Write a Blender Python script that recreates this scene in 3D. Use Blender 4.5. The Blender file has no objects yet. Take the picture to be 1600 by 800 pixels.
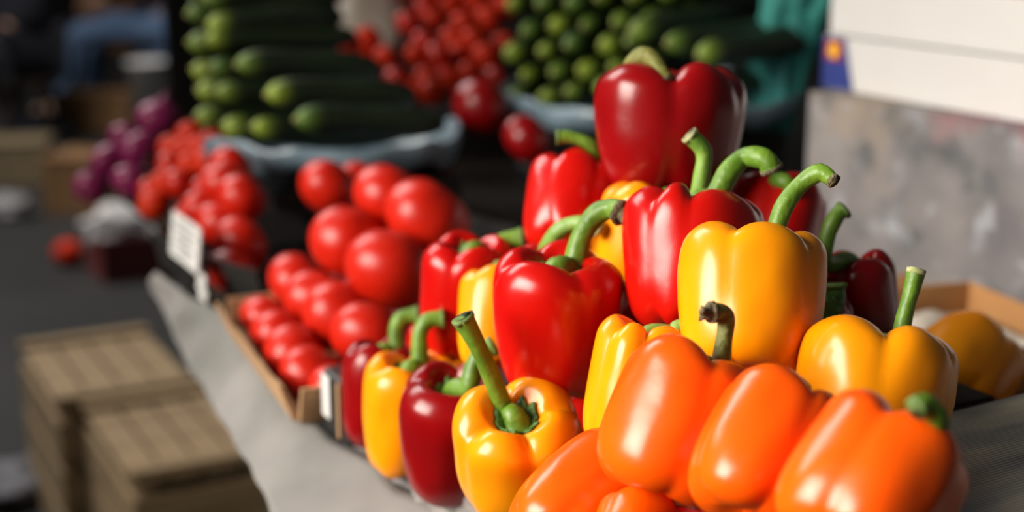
import bpy, bmesh, math, random
from mathutils import Vector, Matrix, noise

# ------------------------------------------------------------------ camera
F = 50 / 36 * 1600
PITCH = math.radians(14)
CAM = Vector((0, 0, 1.25))
RIGHT = Vector((1, 0, 0))
FWD = Vector((0, math.cos(PITCH), -math.sin(PITCH)))
UP = Vector((0, math.sin(PITCH), math.cos(PITCH)))
scene = bpy.context.scene
COL = scene.collection
cam_data = bpy.data.cameras.new('camera')
cam_data.lens = 50
cam_data.sensor_width = 36
cam_data.clip_start = 0.02
cam_data.dof.use_dof = True
cam_data.dof.focus_distance = 0.745
cam_data.dof.aperture_fstop = 3.9
cam = bpy.data.objects.new('camera', cam_data)
COL.objects.link(cam)
cam.location = CAM
cam.rotation_euler = (math.pi / 2 - PITCH, 0, 0)
scene.camera = cam

# ------------------------------------------------------------------ light
world = bpy.data.worlds.new('world')
scene.world = world
world.use_nodes = True
wb = world.node_tree.nodes['Background']
wb.inputs[0].default_value = (0.95, 0.97, 1.0, 1)
wb.inputs[1].default_value = 0.055


def area(name, loc, target, sx, sy, power, color, spread=180):
    l = bpy.data.lights.new(name, 'AREA')
    l.shape = 'RECTANGLE'
    l.size, l.size_y = sx, sy
    l.energy = power
    l.color = color
    l.spread = math.radians(spread)
    o = bpy.data.objects.new(name, l)
    COL.objects.link(o)
    o.location = loc
    d = Vector(target) - Vector(loc)
    o.rotation_euler = d.to_track_quat('-Z', 'Y').to_euler()
    return o


# daylight falling in through the open side of the market hall, to the left of the stall
area('daylight_opening', (-2.0, 0.0, 1.88), (0.10, 0.74, 0.98), 1.6, 1.3, 31, (1.0, 0.93, 0.83), 75)
# added fill lamp, brightens the crates and background along the walkway
area('fill_walkway', (-3.2, 4.6, 4.0), (-1.8, 4.6, 0.0), 2.5, 3.0, 215, (1.0, 0.96, 0.92))
scene.view_settings.view_transform = 'Standard'
scene.view_settings.look = 'None'
scene.view_settings.exposure = 0.0
scene.view_settings.gamma = 1.0
scene.view_settings.use_curve_mapping = False

R = random.Random(7)
U = Vector((-0.469, 0.883, 0))      # along the stall, away from the camera
V = Vector((0.883, 0.469, 0))       # across the stall, towards its back
Z = Vector((0, 0, 1))
TABLE = 0.85


def P(px, py, d):
    """point of the place seen at this pixel, d metres in front of the camera"""
    return CAM + d * (FWD + RIGHT * ((px - 800) / F) + UP * ((400 - py) / F))


def G(px, py, z):
    """point of the horizontal level z seen at this pixel"""
    r = FWD + RIGHT * ((px - 800) / F) + UP * ((400 - py) / F)
    return CAM + r * ((z - CAM.z) / r.z)


def camvec(v):
    return (RIGHT * v[0] + UP * v[1] - FWD * v[2]).normalized()


# ------------------------------------------------------------------ materials
def mat(name, c1, c2=None, rough=0.5, scale=8, detail=3, bump=0.0, bscale=None, spec=0.5, sss=0.0,
        coat=0.0, stretch=None, sssr=(0.01, 0.003, 0.001), lo=0.35, hi=0.65, trans=0.0, alpha=1.0):
    m = bpy.data.materials.new(name)
    m.use_nodes = True
    nt = m.node_tree
    b = nt.nodes['Principled BSDF']
    b.inputs['Roughness'].default_value = rough
    b.inputs['Specular IOR Level'].default_value = spec
    b.inputs['Coat Weight'].default_value = coat
    b.inputs['Coat Roughness'].default_value = 0.12
    b.inputs['Transmission Weight'].default_value = trans
    b.inputs['Alpha'].default_value = alpha
    if sss:
        b.inputs['Subsurface Weight'].default_value = sss
        b.inputs['Subsurface Radius'].default_value = sssr
        b.inputs['Subsurface Scale'].default_value = 1.0
    c1 = (*c1, 1)
    tc = nt.nodes.new('ShaderNodeTexCoord')
    mp = nt.nodes.new('ShaderNodeMapping')
    if stretch:
        mp.inputs['Scale'].default_value = stretch
    nt.links.new(tc.outputs['Object'], mp.inputs['Vector'])
    if c2 is None:
        b.inputs['Base Color'].default_value = c1
    else:
        n = nt.nodes.new('ShaderNodeTexNoise')
        n.inputs['Scale'].default_value = scale
        n.inputs['Detail'].default_value = detail
        nt.links.new(mp.outputs[0], n.inputs['Vector'])
        r = nt.nodes.new('ShaderNodeValToRGB')
        r.color_ramp.elements[0].position = lo
        r.color_ramp.elements[1].position = hi
        r.color_ramp.elements[0].color = c1
        r.color_ramp.elements[1].color = (*c2, 1)
        nt.links.new(n.outputs['Fac'], r.inputs['Fac'])
        nt.links.new(r.outputs[0], b.inputs['Base Color'])
    if bump:
        n2 = nt.nodes.new('ShaderNodeTexNoise')
        n2.inputs['Scale'].default_value = bscale or scale * 3
        n2.inputs['Detail'].default_value = 4
        nt.links.new(mp.outputs[0], n2.inputs['Vector'])
        bp = nt.nodes.new('ShaderNodeBump')
        bp.inputs['Strength'].default_value = bump
        bp.inputs['Distance'].default_value = 0.01
        nt.links.new(n2.outputs['Fac'], bp.inputs['Height'])
        nt.links.new(bp.outputs[0], b.inputs['Normal'])
    return m


def skin_mat(name, c1, c2, rough=0.25):
    return mat(name, c1, c2, rough=rough, scale=14, bump=0.05, bscale=30, sss=0.10, spec=0.42,
               sssr=(0.006, 0.002, 0.001), coat=0.0)


M = {}
M['red'] = skin_mat('pepper_red', (0.44, 0.002, 0.0015), (0.52, 0.006, 0.002))
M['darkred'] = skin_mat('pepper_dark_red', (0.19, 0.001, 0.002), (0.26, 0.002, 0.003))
M['yellow'] = skin_mat('pepper_yellow', (0.90, 0.265, 0.001), (0.94, 0.335, 0.002))
M['orange'] = skin_mat('pepper_orange', (0.90, 0.078, 0.001), (0.93, 0.115, 0.002))
M['stem'] = mat('stem_green', (0.075, 0.17, 0.010), (0.15, 0.28, 0.022), rough=0.45, scale=60, bump=0.12, bscale=220, sss=0.05)
M['stem_light'] = mat('stem_light_green', (0.12, 0.25, 0.03), (0.22, 0.37, 0.06), rough=0.45, scale=60, bump=0.1, bscale=220, sss=0.05)
M['stem_dry'] = mat('stem_olive', (0.13, 0.14, 0.02), (0.22, 0.21, 0.045), rough=0.6, scale=60, bump=0.3, bscale=200)
M['calyx'] = mat('calyx_green', (0.03, 0.11, 0.012), (0.09, 0.22, 0.03), rough=0.5, scale=80, bump=0.4, bscale=260)
M['cut_pale'] = mat('stem_cut_pale', (0.55, 0.52, 0.30), (0.30, 0.34, 0.12), rough=0.7, scale=160)
M['cut_green'] = mat('stem_cut_green', (0.16, 0.26, 0.06), (0.09, 0.15, 0.03), rough=0.7, scale=160)
M['cut_brown'] = mat('stem_cut_brown', (0.09, 0.065, 0.03), (0.20, 0.16, 0.08), rough=0.8, scale=200, bump=0.5)
M['tomato'] = mat('tomato_red', (0.46, 0.008, 0.002), (0.54, 0.016, 0.004), rough=0.34, scale=12, spec=0.36)
M['tomato_orange'] = mat('tomato_orange_red', (0.58, 0.034, 0.006), (0.52, 0.018, 0.004), rough=0.45, scale=12, spec=0.15)
M['scar'] = mat('tomato_scar', (0.16, 0.13, 0.04), (0.10, 0.16, 0.03), rough=0.7, scale=120)
M['onion'] = mat('onion_purple', (0.15, 0.004, 0.045), (0.36, 0.03, 0.14), rough=0.38, spec=0.3, scale=5, stretch=(9, 9, 1.5), coat=0.15)
M['onion_root'] = mat('onion_root', (0.30, 0.22, 0.14), (0.18, 0.10, 0.07), rough=0.8, scale=60)
M['cardboard'] = mat('cardboard', (0.34, 0.19, 0.085), (0.44, 0.26, 0.13), rough=0.85, scale=6, bump=0.05, bscale=60)
M['cardboard_warm'] = mat('cardboard_warm', (0.36, 0.17, 0.055), (0.44, 0.22, 0.08), rough=0.85, scale=6, bump=0.05, bscale=60)
M['white_card'] = mat('white_card', (0.56, 0.545, 0.53), (0.61, 0.60, 0.585), rough=0.7, scale=4)
M['black_plastic'] = mat('black_plastic', (0.010, 0.010, 0.010), (0.022, 0.020, 0.018), rough=0.4, scale=12)
M['dark_cloth'] = mat('dark_cloth', (0.012, 0.013, 0.012), (0.030, 0.030, 0.027), rough=0.9, scale=10)
M['blue_plastic'] = mat('blue_plastic', (0.10, 0.15, 0.19), (0.26, 0.37, 0.44), rough=0.28, scale=9, bump=0.3, bscale=22)
M['cloth'] = mat('grey_white_cloth', (0.15, 0.148, 0.138), (0.23, 0.215, 0.205), rough=0.8, scale=7, bump=0.15, bscale=9)
M['wood'] = mat('crate_wood', (0.30, 0.20, 0.10), (0.44, 0.31, 0.17), rough=0.8, scale=5, stretch=(1, 7, 7), bump=0.1, bscale=20)
M['wood_dark'] = mat('old_wood', (0.016, 0.012, 0.009), (0.028, 0.021, 0.015), rough=0.9, spec=0.1, scale=5, stretch=(1, 7, 7))
M['brown_box'] = mat('brown_box', (0.17, 0.085, 0.03), (0.24, 0.125, 0.05), rough=0.85, scale=6)
M['floor'] = mat('dark_asphalt', (0.008, 0.0076, 0.0066), (0.019, 0.0178, 0.0155), rough=0.75, scale=1.6, detail=6, bump=0.25, bscale=60)
M['wallfar'] = mat('dark_wall', (0.03, 0.03, 0.03), (0.05, 0.046, 0.04), rough=0.9, scale=1.5)
M['teal'] = mat('teal_net', (0.006, 0.10, 0.10), (0.03, 0.30, 0.25), rough=0.6, scale=14, bump=0.6, bscale=160)
M['film'] = mat('clear_film', (0.52, 0.48, 0.46), (0.64, 0.60, 0.58), rough=0.15, scale=20, bump=0.5, bscale=35, alpha=0.42, coat=0.6)
M['burgundy'] = mat('burgundy_plastic', (0.13, 0.018, 0.022), (0.18, 0.030, 0.030), rough=0.5, scale=9)
M['paper'] = mat('pale_paper', (0.48, 0.42, 0.34), (0.62, 0.56, 0.48), rough=0.8, scale=9, bump=0.3, bscale=16)
M['white_bag'] = mat('white_bag', (0.60, 0.57, 0.56), (0.75, 0.72, 0.71), rough=0.4, scale=9, bump=0.3, bscale=16)
M['jeans'] = mat('blue_denim', (0.085, 0.15, 0.27), (0.13, 0.21, 0.35), rough=0.9, scale=8)
M['navy'] = mat('near_black_fabric', (0.006, 0.007, 0.013), (0.011, 0.012, 0.02), rough=0.9, scale=8)
M['skin'] = mat('skin', (0.42, 0.24, 0.17), (0.50, 0.30, 0.22), rough=0.55, scale=8, sss=0.1)
M['hair'] = mat('dark_hair', (0.015, 0.011, 0.009), (0.03, 0.022, 0.016), rough=0.6, scale=40)
M['shoe'] = mat('tan_shoe', (0.26, 0.20, 0.15), (0.32, 0.25, 0.19), rough=0.8, scale=8)
M['eye'] = mat('eye', (0.02, 0.015, 0.012), rough=0.2)
M['ink'] = mat('ink', (0.05, 0.05, 0.06), rough=0.8)
M['blue_print'] = mat('blue_print', (0.012, 0.025, 0.17), (0.02, 0.04, 0.22), rough=0.6, scale=20)
M['red_print'] = mat('red_print', (0.30, 0.012, 0.03), rough=0.6)
M['yellow_print'] = mat('yellow_print', (0.85, 0.42, 0.02), rough=0.6)


def cucumber_mat():
    m = mat('cucumber_skin', (0.004, 0.010, 0.003), (0.011, 0.024, 0.006), rough=0.45, scale=8, stretch=(1, 6, 6), bump=0.25, bscale=60)
    nt = m.node_tree
    b = nt.nodes['Principled BSDF']
    old = b.inputs['Base Color'].links[0].from_socket
    tc = nt.nodes.new('ShaderNodeTexCoord')
    sx = nt.nodes.new('ShaderNodeSeparateXYZ')
    nt.links.new(tc.outputs['Object'], sx.inputs[0])
    mr = nt.nodes.new('ShaderNodeMapRange')
    mr.inputs['From Min'].default_value = 0.034
    mr.inputs['From Max'].default_value = -0.002
    nt.links.new(sx.outputs['X'], mr.inputs['Value'])
    pw = nt.nodes.new('ShaderNodeMath')
    pw.operation = 'POWER'
    pw.inputs[1].default_value = 1.7
    nt.links.new(mr.outputs[0], pw.inputs[0])
    oi = nt.nodes.new('ShaderNodeObjectInfo')
    cr = nt.nodes.new('ShaderNodeValToRGB')
    cr.color_ramp.elements[0].color = (0.09, 0.21, 0.025, 1)
    cr.color_ramp.elements[1].color = (0.40, 0.55, 0.035, 1)
    nt.links.new(oi.outputs['Random'], cr.inputs['Fac'])
    mx = nt.nodes.new('ShaderNodeMix')
    mx.data_type = 'RGBA'
    nt.links.new(pw.outputs[0], mx.inputs['Factor'])
    nt.links.new(old, mx.inputs['A'])
    nt.links.new(cr.outputs[0], mx.inputs['B'])
    nt.links.new(mx.outputs['Result'], b.inputs['Base Color'])
    return m


M['cucumber'] = cucumber_mat()
M['cuke_scar'] = mat('cucumber_scar', (0.36, 0.36, 0.10), (0.24, 0.22, 0.07), rough=0.8, scale=200)


def stone_mat():
    m = mat('weathered_concrete', (0.11, 0.105, 0.115), (0.27, 0.245, 0.235), rough=0.85, scale=7, detail=6, bump=0.25, bscale=40, lo=0.3, hi=0.7)
    nt = m.node_tree
    b = nt.nodes['Principled BSDF']
    tc = nt.nodes.new('ShaderNodeTexCoord')
    cur = b.inputs['Base Color'].links[0].from_socket
    for sc, col, lo, hi, off in ((5.0, (0.27, 0.10, 0.11), 0.56, 0.70, 3.1), (4.0, (0.34, 0.265, 0.19), 0.50, 0.66, 8.2), (22, (0.36, 0.37, 0.40), 0.55, 0.72, 5.0), (15, (0.08, 0.085, 0.09), 0.54, 0.72, 11.0)):
        mp = nt.nodes.new('ShaderNodeMapping')
        mp.inputs['Location'].default_value = (off, off * 0.7, off * 1.3)
        nt.links.new(tc.outputs['Object'], mp.inputs[0])
        n = nt.nodes.new('ShaderNodeTexNoise')
        n.inputs['Scale'].default_value = sc
        n.inputs['Detail'].default_value = 5
        nt.links.new(mp.outputs[0], n.inputs['Vector'])
        mr = nt.nodes.new('ShaderNodeMapRange')
        mr.inputs['From Min'].default_value = lo
        mr.inputs['From Max'].default_value = hi
        nt.links.new(n.outputs['Fac'], mr.inputs['Value'])
        mx = nt.nodes.new('ShaderNodeMix')
        mx.data_type = 'RGBA'
        nt.links.new(mr.outputs[0], mx.inputs['Factor'])
        nt.links.new(cur, mx.inputs['A'])
        mx.inputs['B'].default_value = (*col, 1)
        cur = mx.outputs['Result']
    nt.links.new(cur, b.inputs['Base Color'])
    return m


M['stone'] = stone_mat()


def board_mat():
    m = mat('streaked_board', (0.14, 0.145, 0.145), (0.46, 0.40, 0.28), rough=0.7, scale=7, stretch=(1, 4, 1), lo=0.35, hi=0.68)
    nt = m.node_tree
    b = nt.nodes['Principled BSDF']
    tc = nt.nodes.new('ShaderNodeTexCoord')
    w = nt.nodes.new('ShaderNodeTexWave')
    w.inputs['Scale'].default_value = 130
    w.inputs['Distortion'].default_value = 1.2
    w.bands_direction = 'Y'
    nt.links.new(tc.outputs['Object'], w.inputs['Vector'])
    bp = nt.nodes.new('ShaderNodeBump')
    bp.inputs['Strength'].default_value = 0.25
    bp.inputs['Distance'].default_value = 0.002
    nt.links.new(w.outputs['Fac'], bp.inputs['Height'])
    nt.links.new(bp.outputs[0], b.inputs['Normal'])
    return m


M['board'] = board_mat()


# ------------------------------------------------------------------ helpers
def tag(o, label=None, cat=None, group=None, kind=None):
    if label:
        o['label'] = label
    if cat:
        o['category'] = cat
    if group:
        o['group'] = group
    if kind:
        o['kind'] = kind
    return o


def mesh(name, vs, fs, m, smooth=True):
    me = bpy.data.meshes.new(name)
    me.from_pydata([tuple(v) for v in vs], [], fs)
    me.update()
    if smooth:
        me.polygons.foreach_set('use_smooth', [True] * len(me.polygons))
    me.materials.append(m)
    return me


def obj(name, me, parent=None, loc=None, rot=None):
    o = bpy.data.objects.new(name, me)
    COL.objects.link(o)
    if parent:
        o.parent = parent
    if loc is not None:
        o.location = loc
    if rot is not None:
        o.rotation_euler = rot
    return o


def empty(name, label, cat, loc=(0, 0, 0), rot=None, group=None):
    o = bpy.data.objects.new(name, None)
    o.empty_display_size = 0.02
    COL.objects.link(o)
    mw = Matrix.Translation(Vector(loc))
    if rot is not None:
        mw = mw @ rot.to_4x4()
    o.matrix_world = mw
    tag(o, label, cat, group)
    return o


def copy_tree(o, parent=None):
    c = o.copy()
    COL.objects.link(c)
    if parent:
        c.parent = parent
    for ch in list(o.children):
        copy_tree(ch, c)
    return c


def frame_rot(x, z):
    """rotation whose z axis is z and whose x axis lies nearest to x"""
    z = Vector(z).normalized()
    x = Vector(x)
    x = (x - z * x.dot(z)).normalized()
    y = z.cross(x)
    return Matrix((x, y, z)).transposed()


def box_mesh(name, sx, sy, sz, m, bev=0.003, base=True):
    bm = bmesh.new()
    bmesh.ops.create_cube(bm, size=1)
    for v in bm.verts:
        v.co = Vector((v.co.x * sx, v.co.y * sy, (v.co.z + (0.5 if base else 0)) * sz))
    if bev:
        bmesh.ops.bevel(bm, geom=bm.edges[:], offset=min(bev, sx * .4, sy * .4, sz * .4), segments=1, affect='EDGES')
    me = bpy.data.meshes.new(name)
    bm.to_mesh(me)
    bm.free()
    me.materials.append(m)
    return me


STALL = Matrix((U, -V, Z)).transposed()      # local x along the stall, local y towards the customers


def catmull(pts, n):
    out = []
    k = len(pts)
    for i in range(n):
        t = i / (n - 1) * (k - 1)
        j = min(int(t), k - 2)
        u = t - j
        p0 = pts[max(j - 1, 0)]; p1 = pts[j]; p2 = pts[j + 1]; p3 = pts[min(j + 2, k - 1)]
        out.append(tuple(0.5 * (2 * b + (c - a) * u + (2 * a - 5 * b + 4 * c - d) * u * u + (-a + 3 * b - 3 * c + d) * u ** 3)
                         for a, b, c, d in zip(p0, p1, p2, p3)))
    return out


def tube(path, radii, sides=12, ribs=0.0, nrib=5, cap0=True, cap1=True):
    pts = [Vector(p) for p in path]
    n = len(pts)
    vs, fs = [], []
    t0 = (pts[1] - pts[0]).normalized()
    nrm = t0.orthogonal().normalized()
    for i, p in enumerate(pts):
        t = (pts[min(i + 1, n - 1)] - pts[max(i - 1, 0)]).normalized()
        nrm = (nrm - t * nrm.dot(t)).normalized()
        b = t.cross(nrm)
        for j in range(sides):
            a = 2 * math.pi * j / sides
            r = radii[i] * (1 + ribs * math.cos(nrib * a))
            vs.append(p + (nrm * math.cos(a) + b * math.sin(a)) * r)
    for i in range(n - 1):
        for j in range(sides):
            k = (j + 1) % sides
            fs.append((i * sides + j, i * sides + k, (i + 1) * sides + k, (i + 1) * sides + j))
    if cap0:
        fs.append(tuple(range(sides))[::-1])
    if cap1:
        fs.append(tuple(range((n - 1) * sides, n * sides)))
    return vs, fs


def lathe(profile, segs=32, wob=None):
    vs, fs = [], []
    n = len(profile)
    for i, (r, z) in enumerate(profile):
        for j in range(segs):
            a = 2 * math.pi * j / segs
            rr, zz = wob(i, a, r, z) if wob else (r, z)
            vs.append((rr * math.cos(a), rr * math.sin(a), zz))
    for i in range(n - 1):
        for j in range(segs):
            k = (j + 1) % segs
            fs.append((i * segs + j, (i + 1) * segs + j, (i + 1) * segs + k, i * segs + k))
    return vs, fs


# ------------------------------------------------------------------ the setting
fl = obj('floor', box_mesh('floor', 40, 40, 0.1, M['floor'], 0), loc=(0, 12, -0.1))
tag(fl, 'dark grey asphalt floor of the market', kind='structure')
wf = obj('wall_back', box_mesh('wall_back', 40, 0.3, 6, M['wallfar'], 0), loc=(0, 19, 0))
tag(wf, 'dark wall at the far end of the market', kind='structure')

# trestle table that carries the whole stall
F0 = G(722, 806, TABLE)
tb = empty('market_table', 'long dark table carrying the vegetable trays, mostly under the grey cloth', 'table', (*(F0 + V * 0.01).xy, 0), STALL)
top = obj('table_top', box_mesh('table_top', 1.50, 0.64, 0.03, M['wood_dark']), tb, (0.0, -0.33, TABLE - 0.031))
for lx in (-0.6, 0.6):
    for ly in (-0.25, -0.6):
        obj('leg', box_mesh('leg', 0.05, 0.05, TABLE - 0.031, M['wood_dark']), tb, (lx, ly, 0))

tb2 = empty('market_table', 'dark table further along the stall carrying the cucumber basins', 'table', (*(F0 + V * 0.07 + U * 1.14).xy, 0), STALL)
obj('table_top', box_mesh('table_top', .76, .86, 0.03, M['wood_dark']), tb2, (0, -0.43, TABLE - 0.031))
for lx in (-0.3, 0.3):
    for ly in (-0.42, -0.8):
        obj('leg', box_mesh('leg', 0.05, 0.05, TABLE - 0.031, M['wood_dark']), tb2, (lx, ly, 0))

# concrete ledge behind the stall
W0 = G(1600, 474, TABLE)
SZ = 1.026
WROT = frame_rot(Vector((-0.454, 0.891, 0)), Z)
WU = Vector((-0.454, 0.891, 0))
WV = Vector((0.891, 0.454, 0))
LEDGE_END = 0.36      # how far the ledge reaches past the right edge of the photo


def ledge_mesh():
    bm = bmesh.new()
    nx, nz = 60, 14
    L = LEDGE_END + 1.0
    bmesh.ops.create_grid(bm, x_segments=nx, y_segments=nz, size=0.5)
    for v in bm.verts:
        x, z = v.co.x + .5, v.co.y + .5
        y = 0.006 * noise.noise(Vector((x * 9, z * 5, 1))) + 0.003 * noise.noise(Vector((x * 30, z * 18, 4)))
        v.co = Vector((x * L - 1.0, y, z * SZ))
    r = bmesh.ops.extrude_face_region(bm, geom=bm.faces[:])
    for v in r['geom']:
        if isinstance(v, bmesh.types.BMVert):
            v.co.y = -0.45
    bmesh.ops.recalc_face_normals(bm, faces=bm.faces[:])
    me = bpy.data.meshes.new('ledge')
    bm.to_mesh(me)
    bm.free()
    me.materials.append(M['stone'])
    return me


lg = obj('wall_right', ledge_mesh())
lg.matrix_world = Matrix.Translation(Vector((W0.x, W0.y, 0))) @ Matrix((WU, -WV, Z)).transposed().to_4x4()
tag(lg, 'mottled grey concrete ledge with pink and beige stains behind the peppers', kind='structure')


# ------------------------------------------------------------------ bell peppers
PROF = [(0.0, .80), (0.10, .795), (0.22, .815), (0.36, .90), (0.52, .985), (0.68, 1.0), (0.84, .955), (0.965, .87), (1.0, .73),
        (1.0, .55), (0.985, .38), (0.945, .22), (.85, .09), (.67, .012), (.42, .0), (.19, .045), (0.0, .08)]
GR = [0, 0, .05, .18, .27, .25, .20, .14, .09, .060, .055, .07, .11, .18, .25, .15, 0]
GZ = [0, 0, .02, .06, .10, .11, .08, .04, .01, 0, 0, -.01, -.03, -.05, -.05, -.01, 0]


class Pepper:
    def __init__(s, Rr, H, grooves, depth=1.0, taper=0.0, seed=0, bend=0.0, flat=1.0):
        s.R, s.H, s.depth, s.taper, s.bend, s.flat = Rr, H, depth, taper, bend, flat
        s.g = sorted(math.radians(a) % (2 * math.pi) for a in grooves)
        rr = random.Random(seed)
        s.lr = [1 + rr.uniform(-.05, .05) for _ in s.g]
        s.lz = [rr.uniform(-.035, .035) for _ in s.g]
        s.lb = [rr.uniform(-.04, .04) for _ in s.g]
        s.seed = seed
        s.prof = catmull([(a, b, c, d) for (a, b), c, d in zip(PROF, GR, GZ)], 49)

    def lobe(s, th):
        th %= 2 * math.pi
        n = len(s.g)
        for k in range(n):
            a, b = s.g[k], s.g[(k + 1) % n]
            w = (b - a) % (2 * math.pi)
            u = ((th - a) % (2 * math.pi)) / w
            if u < 1:
                q = math.sin(math.pi * u)
                return k, (q * q + 0.006) ** 0.25, q
        return 0, 1, 1

    def pt(s, t, th, off=0.0):
        i = min(int(t), 47)
        u = t - i
        r, z, g, gz = [a + (b - a) * u for a, b in zip(s.prof[i], s.prof[i + 1])]
        k, L, q = s.lobe(th)
        r *= 1 - g * s.depth * (1 - L)
        z -= gz * s.depth * (1 - L)
        if t > 3:
            r *= 1 + (s.lr[k] - 1) * q
            z += (s.lz[k] * max(0, min(1, (z - .6) * 3)) + s.lb[k] * max(0, .35 - z) * 2) * q
        r *= 1 - s.taper * max(0, .75 - z)
        x, y = r * math.cos(th) * s.R, r * math.sin(th) * s.R * s.flat
        w = 1 + 0.035 * noise.noise(Vector((math.cos(th) * 1.3 + s.seed * 3.7, math.sin(th) * 1.3, z * 2.2)))
        w += 0.020 * noise.noise(Vector((math.cos(th) * 2.6 + s.seed * 1.3, math.sin(th) * 2.6, z * 3.4 + 7)))
        x += s.bend * s.H * (z - .5) ** 2
        return Vector((x * w, y * w, z * s.H + off))

    def body(s, m, N=84):
        vs, fs = [], []
        ts = list(range(1, 48))
        for t in ts:
            for j in range(N):
                vs.append(s.pt(t, 2 * math.pi * j / N))
        for i in range(len(ts) - 1):
            for j in range(N):
                k = (j + 1) % N
                fs.append((i * N + j, (i + 1) * N + j, (i + 1) * N + k, i * N + k))
        a = len(vs)
        vs.append(s.pt(0, 0)); vs.append(s.pt(48, 0))
        for j in range(N):
            k = (j + 1) % N
            fs.append((a, j, k))
            b = (len(ts) - 1) * N
            fs.append((a + 1, b + k, b + j))
        return mesh('flesh', vs, fs, m)

    def calyx(s, m):
        N = 72
        rings = 7
        vs, fs = [], []
        rr = random.Random(s.seed + 50)
        ph = rr.random() * 6
        for side in (0, 1):
            for i in range(rings):
                for j in range(N):
                    th = 2 * math.pi * j / N
                    ext = 7.6 + 1.5 * abs(math.sin(3 * th + ph)) ** 0.7 + 0.4 * math.sin(11 * th + ph)
                    t = 0.6 + (ext - 0.6) * i / (rings - 1)
                    off = (0.0034 if i < rings - 1 else 0.0022) if side == 0 else 0.0006
                    off += 0.0012 * noise.noise(Vector((i * .8, th * 3, s.seed))) * (side == 0)
                    vs.append(s.pt(t, th, off))
        for i in range(rings - 1):
            for j in range(N):
                k = (j + 1) % N
                fs.append((i * N + j, (i + 1) * N + j, (i + 1) * N + k, i * N + k))
        o = rings * N
        for j in range(N):
            k = (j + 1) % N
            fs.append(((rings - 1) * N + j, o + (rings - 1) * N + j, o + (rings - 1) * N + k, (rings - 1) * N + k))
        return mesh('calyx', vs, fs, m)


def pepper(label, color, px, py, d, w_px, h, axis, grooves, stem=None, sr=0.0058, smat='stem', cut='cut_green', depth=1.0,
           taper=0.05, seed=0, bend=0.0, flat=1.0, tip=1.15, hook=False):
    """px,py: middle of the fruit in the photo, d: distance, w_px: apparent width, h: height/width ratio,
    axis: direction of the stem end (right, up, towards viewer), stem: [(px, py, extra distance)...]"""
    Rr = w_px * d / F / 2
    H = 2 * Rr * h
    ax = camvec(axis)
    rot = frame_rot(-FWD, ax)
    c = P(px, py, d)
    base = c - ax * H * 0.5
    e = empty('bell_pepper', label, 'bell pepper', base, rot, 'bell peppers in the heap')
    pp = Pepper(Rr, H, grooves, depth, taper, seed, bend, flat)
    obj('flesh', pp.body(M[color]), e)
    obj('calyx', pp.calyx(M['calyx']), e)
    inv = Matrix.Translation(base) @ rot.to_4x4()
    inv = inv.inverted()
    b0 = Vector((0, 0, pp.pt(0, 0).z))
    if stem is None:
        path = [b0, b0 + Vector((0, 0, .006)), b0 + Vector((-.002, .001, .012)), b0 + Vector((-.004, .002, .016))]
    elif stem == 'long':
        path = [b0, b0 + Vector((0, 0, .012)), b0 + Vector((.004, .002, .026)), b0 + Vector((.012, .006, .038))]
    else:
        sp = [inv @ P(a, b, d + dd) for a, b, dd in stem]
        path = [b0, b0 + Vector((0, 0, .008)).lerp(sp[0] - b0, 0.25)] + sp
    n = 26
    pts = catmull([tuple(p) for p in path], n)
    rad = []
    for i in range(n):
        u = i / (n - 1)
        r = sr * 0.86 * (1.0 + 1.2 * math.exp(-u * 9) - 0.08 * u)
        r *= 1 + (tip - 1) * max(0, (u - .86) / .14)
        r *= 1 + 0.05 * math.sin(u * 21 + seed)
        rad.append(r)
    vs, fs = tube(pts, rad, 14, 0.05, 5, cap0=False)
    st = obj('stem', mesh('stem', vs, fs, M[smat]), e)
    p1, p0 = Vector(pts[-1]), Vector(pts[-2])
    t = (p1 - p0).normalized()
    q = [p1 - t * .0012, p1 + t * .0012, p1 + t * .0016, p1 + t * .0008]
    vs, fs = tube(q, [rad[-1] * 1.05, rad[-1] * 1.05, rad[-1] * .8, rad[-1] * .35], 14, 0.06, 5)
    tipo = obj('stem_tip', mesh('stem_tip', vs, fs, M[cut]), st)
    if hook:                                  # shrivelled end of the stem
        side = t.orthogonal().normalized()
        vs, fs = [], []
        for a, ln in ((0.0, .55), (2.6, .8), (4.3, .45)):
            dr = (side * math.cos(a) + t.cross(side) * math.sin(a))
            pa = [p1, p1 + t * .004 * ln + dr * .0015, p1 + t * .009 * ln + dr * .004 * ln, p1 + t * .010 * ln + dr * .0085 * ln]
            v2, f2 = tube(pa, [rad[-1] * .8, rad[-1] * .55, rad[-1] * .35, rad[-1] * .1], 8)
            k = len(vs)
            vs += v2
            fs += [tuple(i + k for i in f) for f in f2]
        obj('dried_tip', mesh('dried_tip', vs, fs, M[cut]), st)
    return e


#PEPPERS
pepper('big dark red bell pepper on the very top of the heap', 'darkred', 1046, 207, .955, 246, .84, (.02, .98, .10),
       [-3, 56, 140, -100], [(984, 122, -.01), (988, 100, -.02), (1003, 86, -.025), (1022, 94, -.03), (1032, 112, -.035), (1040, 130, -.04)], .0066, 'stem_dry', 'cut_brown', depth=1.2, taper=.22, seed=1)
pepper('red bell pepper lying left below the topmost one, its thin stem pointing left', 'red', 896, 328, 1.0, 165, 1.0, (.15, .85, -.5),
       [-35, 18, 120, -120], [(936, 262, .0), (925, 228, -.01), (895, 215, -.01), (872, 214, -.01)], .0055, 'stem', 'cut_green', seed=2, depth=1.5)
pepper('yellow bell pepper wedged under the topmost red one, pale stem upright', 'yellow', 1014, 376, .93, 180, .96, (.22, .90, .15),
       [-75, 0, 80, 180], [(1086, 312, -.065), (1098, 268, -.075), (1099, 235, -.078), (1078, 212, -.08)], .0062, 'stem_light', 'cut_pale', seed=3)
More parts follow.
